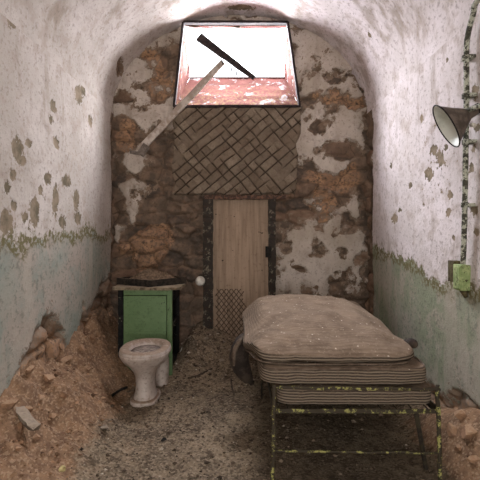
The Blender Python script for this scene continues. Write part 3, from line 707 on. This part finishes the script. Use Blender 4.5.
# ------------------------------------------------------------------ mattresses
def pad(cx, cyy, cz, a, b, c, pn=6.0, vn_=3.0, seed=0, dome=0, shear=None, n=220, m=90, amp=.006, tufts=False):
    t = np.linspace(0, 2 * np.pi, n, endpoint=False); ph = np.linspace(-np.pi / 2, np.pi / 2, m)
    # concentrate rings evenly over the flat faces
    T, Pp = np.meshgrid(t, ph, indexing='xy')
    cp = np.cos(Pp); spn = np.sin(Pp)
    rr_ = np.abs(cp) ** (2 / vn_); zz = np.sign(spn) * np.abs(spn) ** (2 / vn_)
    ct, stt = np.cos(T), np.sin(T)
    u = np.sign(ct) * np.abs(ct) ** (2 / pn) * rr_; v = np.sign(stt) * np.abs(stt) ** (2 / pn) * rr_
    X = cx + a * u; Y = cyy + b * v; Z = cz + c * zz
    up = (zz > 0)
    dm = dome * (1 - np.clip(np.abs(u), 0, 1) ** 2.4) * (1 - np.clip(np.abs(v), 0, 1) ** 3)
    Z = Z + dm * sst(zz, -.2, .8)
    Z = Z + amp * 1.6 * fbm(X * 5, Y * 5, seed, 3) * sst(zz, -.5, .5) + amp * .5 * fbm(X * 16, Y * 16, seed + 3, 2)
    # compressed edge waviness
    Y = Y + amp * 1.5 * fbm(X * 9, Z * 9 + 3, seed + 5, 2); X = X + amp * 1.5 * fbm(Y * 6, Z * 9, seed + 6, 2)
    if tufts:
        for i in range(4):
            for j in range(6):
                tx = cx - a + (i + .5) * 2 * a / 4; ty = cyy - b + (j + .5) * 2 * b / 6
                Z = Z - .012 * np.exp(-((X - tx) ** 2 + (Y - ty) ** 2) / .0011) * sst(zz, .2, .7)
    if shear: X, Y, Z = shear(X, Y, Z)
    P = np.stack([X, Y, Z], -1); V = P.reshape(-1, 3); Fs = []
    for i in range(m - 1):
        for k in range(n): Fs.append((i * n + k, i * n + (k + 1) % n, (i + 1) * n + (k + 1) % n, (i + 1) * n + k))
    return V, Fs
o = obj('mattress', pad(.528, 2.70, .432, .366, .848, .0465, 18, 8, 11), M['ticking'])
tag(o, 'thin flat striped mattress lying lowest, directly on the iron bed frame', 'mattress')
def sh2(X, Y, Z):
    return X - .02 * (Y - 1.9), Y, Z
def sh3(X, Y, Z):
    k = sst(Y, 1.9, 3.2)
    s = sst(Y, 1.9, 2.4)
    X = X - .03 * s * sst(.5 - X, 0, .3)
    # right side sags towards the back corner, left side rolls over
    X = X + .09 * k * sst(X, .2, .8); Z = Z - .022 * sst(X, .62, .86) * sst(Y, 2.1, 2.8) + .01 * k
    Z = Z - .055 * sst(.16 - X, 0, .14) * sst(Y, 2.0, 2.3)
    return X, Y, Z
mt = thing('mattress', 'thick folded striped mattress, dusty and domed, topmost on the bed', 'mattress', (.47, 2.55, .478))
l2 = pad(.482, 2.55, .525, .390, .70, .0475, 14, 7, 21, shear=sh2)
l3 = pad(.445, 2.56, .604, .395, .69, .040, 8, 3.6, 31, dome=.085, shear=sh3, amp=.014, tufts=True)
fold = pad(.45, 3.16, .565, .33, .10, .085, 5, 2.2, 41)
fp = obj('folded_pad', join(l2, l3, fold), M['ticking'], mt)
def piping(cx, cyy, z, a, b, pn, sh, seed):
    t = np.linspace(0, 2 * np.pi, 140, endpoint=False); ct = np.cos(t); st = np.sin(t)
    X = cx + a * np.sign(ct) * np.abs(ct) ** (2 / pn); Y = cyy + b * np.sign(st) * np.abs(st) ** (2 / pn)
    Z = z + .006 * fbm(X * 6, Y * 6, seed, 2); X, Y, Z = sh(X, Y, Z)
    pts = [tuple(p) for p in np.stack([X, Y, Z], 1)]; return tube(pts + [pts[0]], .005, 6)
obj('piping', join(piping(.482, 2.55, .562, .384, .694, 14, sh2, 5), piping(.445, 2.56, .576, .388, .682, 8, sh3, 6)), M['rag_edge'], fp)

# dark bundle slumped off the left of the bed
pts = [at(247, 336, 2.62), at(241, 346, 2.58), at(239, 360, 2.56), at(245, 374, 2.56), at(252, 383, 2.6)]
bn = thing('cloth_bundle', 'dark rolled cloth bundle slumped off the left side of the bed', 'cloth', at(243, 380, 2.56))
o1 = obj('roll', tube(smooth_path(pts, 8), [.018 + .042 * math.sin(math.pi * min(1, (i + 2) / 32)) ** .7 for i in range(33)], 20, .05, 3), M['rag'], bn)
obj('hem', tube(smooth_path([at(248, 335, 2.58), at(240, 341, 2.52), at(234.5, 352, 2.50), at(234, 366, 2.50)], 8), [.006 + .010 * math.sin(math.pi * i / 24) for i in range(25)], 8, .15, 4), M['rag_edge'], bn)
rg = obj('rag', pad(.855, 2.07, .625, .032, .05, .03, 2.4, 2, 71, n=40, m=24, amp=.014), M['rag'])
tag(rg, 'small dark rag wad caught on the right edge of the folded mattress', 'rag')

# ------------------------------------------------------------------ conduit, lamp and junction box
px_ = W - .035
cn = thing('conduit', 'thin flaking vertical pipe running up the right wall', 'pipe', (px_, 2.10, 1.0))
def rp(px, py, x=px_):
    d = F * x / (px - 240); return Vector((x, d, CZ - (py - HY) * d / F))
path = [rp(463, 264), rp(464.5, 220), rp(465.5, 160), rp(466.5, 100), rp(466.5, 50), rp(468.5, 32), rp(473, 15), rp(480, 3), rp(494, -12), rp(520, -30)]
for p in path[-3:]: p.x -= .02
obj('pipe_run', tube(smooth_path(path, 10), .0135, 12, .05, 2), M['pipe'], cn)
for py in (58, 96, 142, 205):
    p = rp(466 - (py > 150), py); obj('clamp', join(tube([p + Vector((0, 0, -.012)), p + Vector((0, 0, .012))], .020, 12), box(p.x, W + .005, p.y - .03, p.y + .03, p.z - .008, p.z + .008)), M['pipe'], cn, smooth=False)

jb = thing('junction_box', 'small green and rust junction box at the foot of the conduit', 'electrical box', (W, 2.08, .88))
q = rp(464, 276, W - .02)
obj('box_body', box(W - .055, W + .01, q.y - .035, q.y + .045, q.z - .075, q.z + .06, .006), M['box_green'], jb)
obj('box_cover', join(box(W - .062, W - .054, q.y - .03, q.y + .03, q.z - .065, q.z + .05, .003)), M['box_green'], jb)
obj('bracket', join(box(W - .05, W + .01, q.y + .045, q.y + .11, q.z - .04, q.z + .075, .004)), M['box_dark'], jb)
obj('drip_spout', tube([(W - .03, q.y - .01, q.z - .07), (W - .02, q.y - .02, q.z - .11)], [.022, .008], 10), M['box_dark'], jb)

lp = thing('wall_lamp', 'conical metal lamp shade with white enamel inside on the right wall pipe', 'lamp', at(466, 120, 2.05))
ap = Vector(at(470, 113, 2.04)); oc = Vector(at(449.5, 125, 1.98)); ax = (oc - ap).normalized()
ax = Vector((-.82, .22, -.46)).normalized()
oc = ap + ax * .125
s_ = ax.cross(Vector((0, 0, 1))).normalized(); u_ = s_.cross(ax)
def lathe_ax(org, prof, n=40):
    rs = []
    for h, r in prof:
        c0 = org + ax * h; rs.append(np.array([tuple(c0 + s_ * math.cos(a) * r + u_ * math.sin(a) * r) for a in np.linspace(0, 2 * math.pi, n, endpoint=False)]))
    return rs
shd = obj('shade', rings(lathe_ax(ap, [(-.03, .012), (-.03, .026), (.01, .028), (.02, .038), (.06, .066), (.115, .110), (.124, .117), (.126, .119), (.124, .120), (.120, .119)]), cap0=True, cap1=False), M['enamel_out'], lp)
obj('reflector', rings(lathe_ax(ap, [(.123, .1165), (.113, .106), (.060, .064), (.028, .030), (.022, .004)]), cap0=False, cap1=True), M['enamel_in'], shd)
obj('rolled_edge', tube([oc + ax * -.001 + s_ * math.cos(a) * .1185 + u_ * math.sin(a) * .1185 for a in np.linspace(0, 2 * math.pi, 49)], .0035, 6), M['black'], shd)
obj('socket', tube([ap + ax * -.0, ap - ax * .05], .026, 14), M['black'], lp)
obj('arm', tube(smooth_path([ap - ax * .045 + Vector((0, 0, .0)), Vector((W - .07, ap.y + .0, ap.z + .01)), Vector((W - .05, 1.9, ap.z + .01)), Vector((W - .03, 1.7, ap.z + .01))]), .0125, 10), M['pipe'], lp)
obj('set_screw', tube([ap + ax * .03 + Vector((.02, -.03, -.05)), ap + ax * .03 + Vector((.02, -.055, -.06))], .011, 10), M['ceramic'], lp)

# ------------------------------------------------------------------ rubble
def lump(seed, sx, sy, sz, n=14):
    import bmesh
    r = random.Random(seed); bm = bmesh.new(); bmesh.ops.create_icosphere(bm, subdivisions=3, radius=1)
    pl_ = [(Vector([r.gauss(0, 1) for _ in range(3)]).normalized(), r.uniform(.3, .7)) for _ in range(n)]
    for v in bm.verts:
        for nn, dd in pl_:
            k = v.co.dot(nn) - dd
            if k > 0: v.co -= nn * k
        v.co = Vector((v.co.x * sx, v.co.y * sy, v.co.z * sz))
    rot = Matrix.Rotation(r.uniform(0, 6.28), 3, 'Z') @ Matrix.Rotation(r.uniform(-.5, .5), 3, 'X')
    V = np.array([tuple(rot @ v.co) for v in bm.verts]); Fq = [tuple(v.index for v in f.verts) for f in bm.faces]; bm.free()
    return V, Fq
def place(name, seed, x, y, s, mat, label, cat, group=None, sink=.35):
    V, Fq = lump(seed, *s); h = float(floor_h(x, y)); z = h - V[:, 2].min() - sink * (V[:, 2].max() - V[:, 2].min())
    o = obj(name, (V + [x, y, z], Fq), mat, smooth=False); tag(o, label, cat, group); return o
def fl(px, py):
    """floor point seen at a photo position"""
    for d in np.arange(1.6, 3.88, .01):
        x = (px - 240) * d / F; z = CZ - (py - HY) * d / F
        if z <= float(floor_h(x, d)): return x, d
    return x, 3.8
rnd = random.Random(8)
G = 'broken masonry lumps on the left mound'
for i, (px, py, s) in enumerate([(30, 372, .05), (48, 382, .06), (66, 362, .07), (60, 350, .05), (82, 352, .05), (40, 398, .05), (74, 390, .035), (28, 412, .06), (20, 430, .05), (52, 420, .04), (88, 372, .035),
                                 (10, 408, .06), (62, 400, .045), (78, 412, .03), (36, 440, .035), (95, 395, .025), (70, 432, .025), (18, 452, .03), (50, 455, .025), (92, 340, .04)]):
    x, y = fl(px, py)
    place('masonry_lump', 20 + i, x, y, (s * .8, s * rnd.uniform(.6, 1), s * rnd.uniform(.5, .9)), M['stone'], 'broken lump of orange masonry on the mound along the left wall', 'rubble', G)
x, y = fl(104, 429); place('masonry_lump', 61, x, y, (.045, .03, .022), M['stone_grey'], 'larger tan rubble lump at the toe of the left mound', 'rubble')
x, y = fl(63, 471); place('plaster_chunk', 62, x, y, (.028, .02, .018), M['yellowish'], 'pale yellow plaster chunk on the floor at the lower left', 'rubble')
x, y = fl(163, 441); place('dirt_clod', 63, x, y, (.026, .02, .012), M['black'], 'small black clod alone on the floor in front of the toilet', 'debris', sink=.2)
x, y = fl(27, 425)
o = obj('plaster_slab', beam((x - .06, y + .02, float(floor_h(x, y)) + .07), (x + .07, y - .05, float(floor_h(x, y)) + .0), .05, .022, n=6, jit=.006, seed=4), M['stone_grey'], smooth=False); tag(o, 'pale flat plaster slab tilted on the mound near the left wall', 'rubble')
G2 = 'pale rubble lumps heaped before the narrow door'
for i, (px, py, s) in enumerate([(196, 350, .03), (206, 340, .035), (215, 352, .03), (188, 362, .025), (222, 362, .03), (200, 366, .022), (230, 350, .028), (210, 372, .02), (190, 338, .03), (224, 342, .028)]):
    x, y = fl(px, py); place('plaster_lump', 80 + i, x, y, (s, s * .8, s * .6), M['stone_grey'], 'grey plaster lump in the rubble heap before the narrow door', 'rubble', G2)
G3 = 'earthy lumps in the right corner by the bed leg'
for i, (px, py, s) in enumerate([(452, 432, .05), (462, 418, .06), (470, 438, .06), (458, 452, .04), (473, 462, .05)]):
    x, y = fl(px, py); place('masonry_lump', 100 + i, x, y, (s, s * .8, s * .7), M['stone'], 'earthy masonry lump at the right wall beside the bed leg', 'rubble', G3)
def stick(name, pts, r, mat, label, seed):
    P = [Vector((*fl(*p),  0)) for p in pts]
    for p in P: p.z = float(floor_h(p.x, p.y)) + r
    o = obj(name, tube(smooth_path(P, 5), r, 6, .2, seed), mat, smooth=False); tag(o, label, 'debris')
stick('wood_splinter', [(112, 397), (120, 392), (127, 389)], .009, M['black'], 'short black stick on the floor just left of the toilet foot', 1)
stick('wood_splinter', [(188, 380), (200, 376), (212, 370)], .007, M['wood_dark'], 'dark twig lying across the rubble right of the toilet', 2)
stick('wood_splinter', [(231, 380), (232, 388), (234, 396)], .006, M['wood_dark'], 'dark twig pointing at the viewer near the hanging bundle', 3)
x, y = fl(180, 323); 
o = place('plaster_flake', 64, -.52, 3.62, (.03, .012, .04), M['ceramic'], 'white plaster flake beside the back right corner of the cabinet', 'rubble', sink=.1)

# loose grit: uncountable chips
rs = npr.RandomState(12)
N = 10000
x = rs.uniform(-1.15, 1.15, N); y = rs.uniform(1.7, 3.85, N)
dens = .45 + .55 * vn(x * 4, y * 4, 88)
dens = np.where((x > .15) & (y > 1.9), .25, dens); kp = rs.uniform(0, 1, N) < dens
x = x[kp]; y = y[kp]; n = len(x); s = .0035 * np.exp(rs.normal(0, .55, n)) * np.where(rs.uniform(0, 1, n) < .06, 2.4, 1) * (1 + .35 * (y - 1.8))
s = np.clip(s, .002, .017)
base = np.array([(1, 0, 0), (-.5, .9, 0), (-.6, -.8, 0), (.1, .1, .9), (0, 0, -.7), (.6, .7, .3)], float)
tri = [(0, 1, 3), (1, 2, 3), (2, 0, 3), (1, 0, 4), (2, 1, 4), (0, 2, 4), (0, 5, 1), (5, 3, 1), (0, 3, 5)]
tri = [(0, 5, 3), (5, 1, 3), (1, 2, 3), (2, 0, 3), (0, 4, 5), (5, 4, 1), (1, 4, 2), (2, 4, 0)]
hz = floor_h(x, y)
V = base[None] * (1 + rs.uniform(-.35, .35, (n, 6, 3)))
a = rs.uniform(0, 6.28, n); ca, sa = np.cos(a)[:, None], np.sin(a)[:, None]
vx = V[:, :, 0] * ca - V[:, :, 1] * sa; vy = V[:, :, 0] * sa + V[:, :, 1] * ca
V = np.stack([vx * s[:, None] + x[:, None], vy * s[:, None] * rs.uniform(.6, 1, n)[:, None] + y[:, None], V[:, :, 2] * s[:, None] * .7 + (hz + s * .3)[:, None]], -1)
tr_ = np.array(tri); Fc = (tr_[None] + (np.arange(n) * 6)[:, None, None]).reshape(-1, 3).tolist()
o = obj('loose_grit', (V.reshape(-1, 3), Fc), M['chips'], smooth=False, loc=(0, 0, 0))
attr(o, 'tone', np.repeat(np.clip(rs.beta(1.6, 2.0, n), 0, 1), 6)); attr(o, 'earth', np.repeat((ear(x, y) > rs.uniform(.2, .8, n)).astype(float), 6))
tag(o, 'small loose chips and grit strewn over the whole floor', 'debris', kind='stuff')
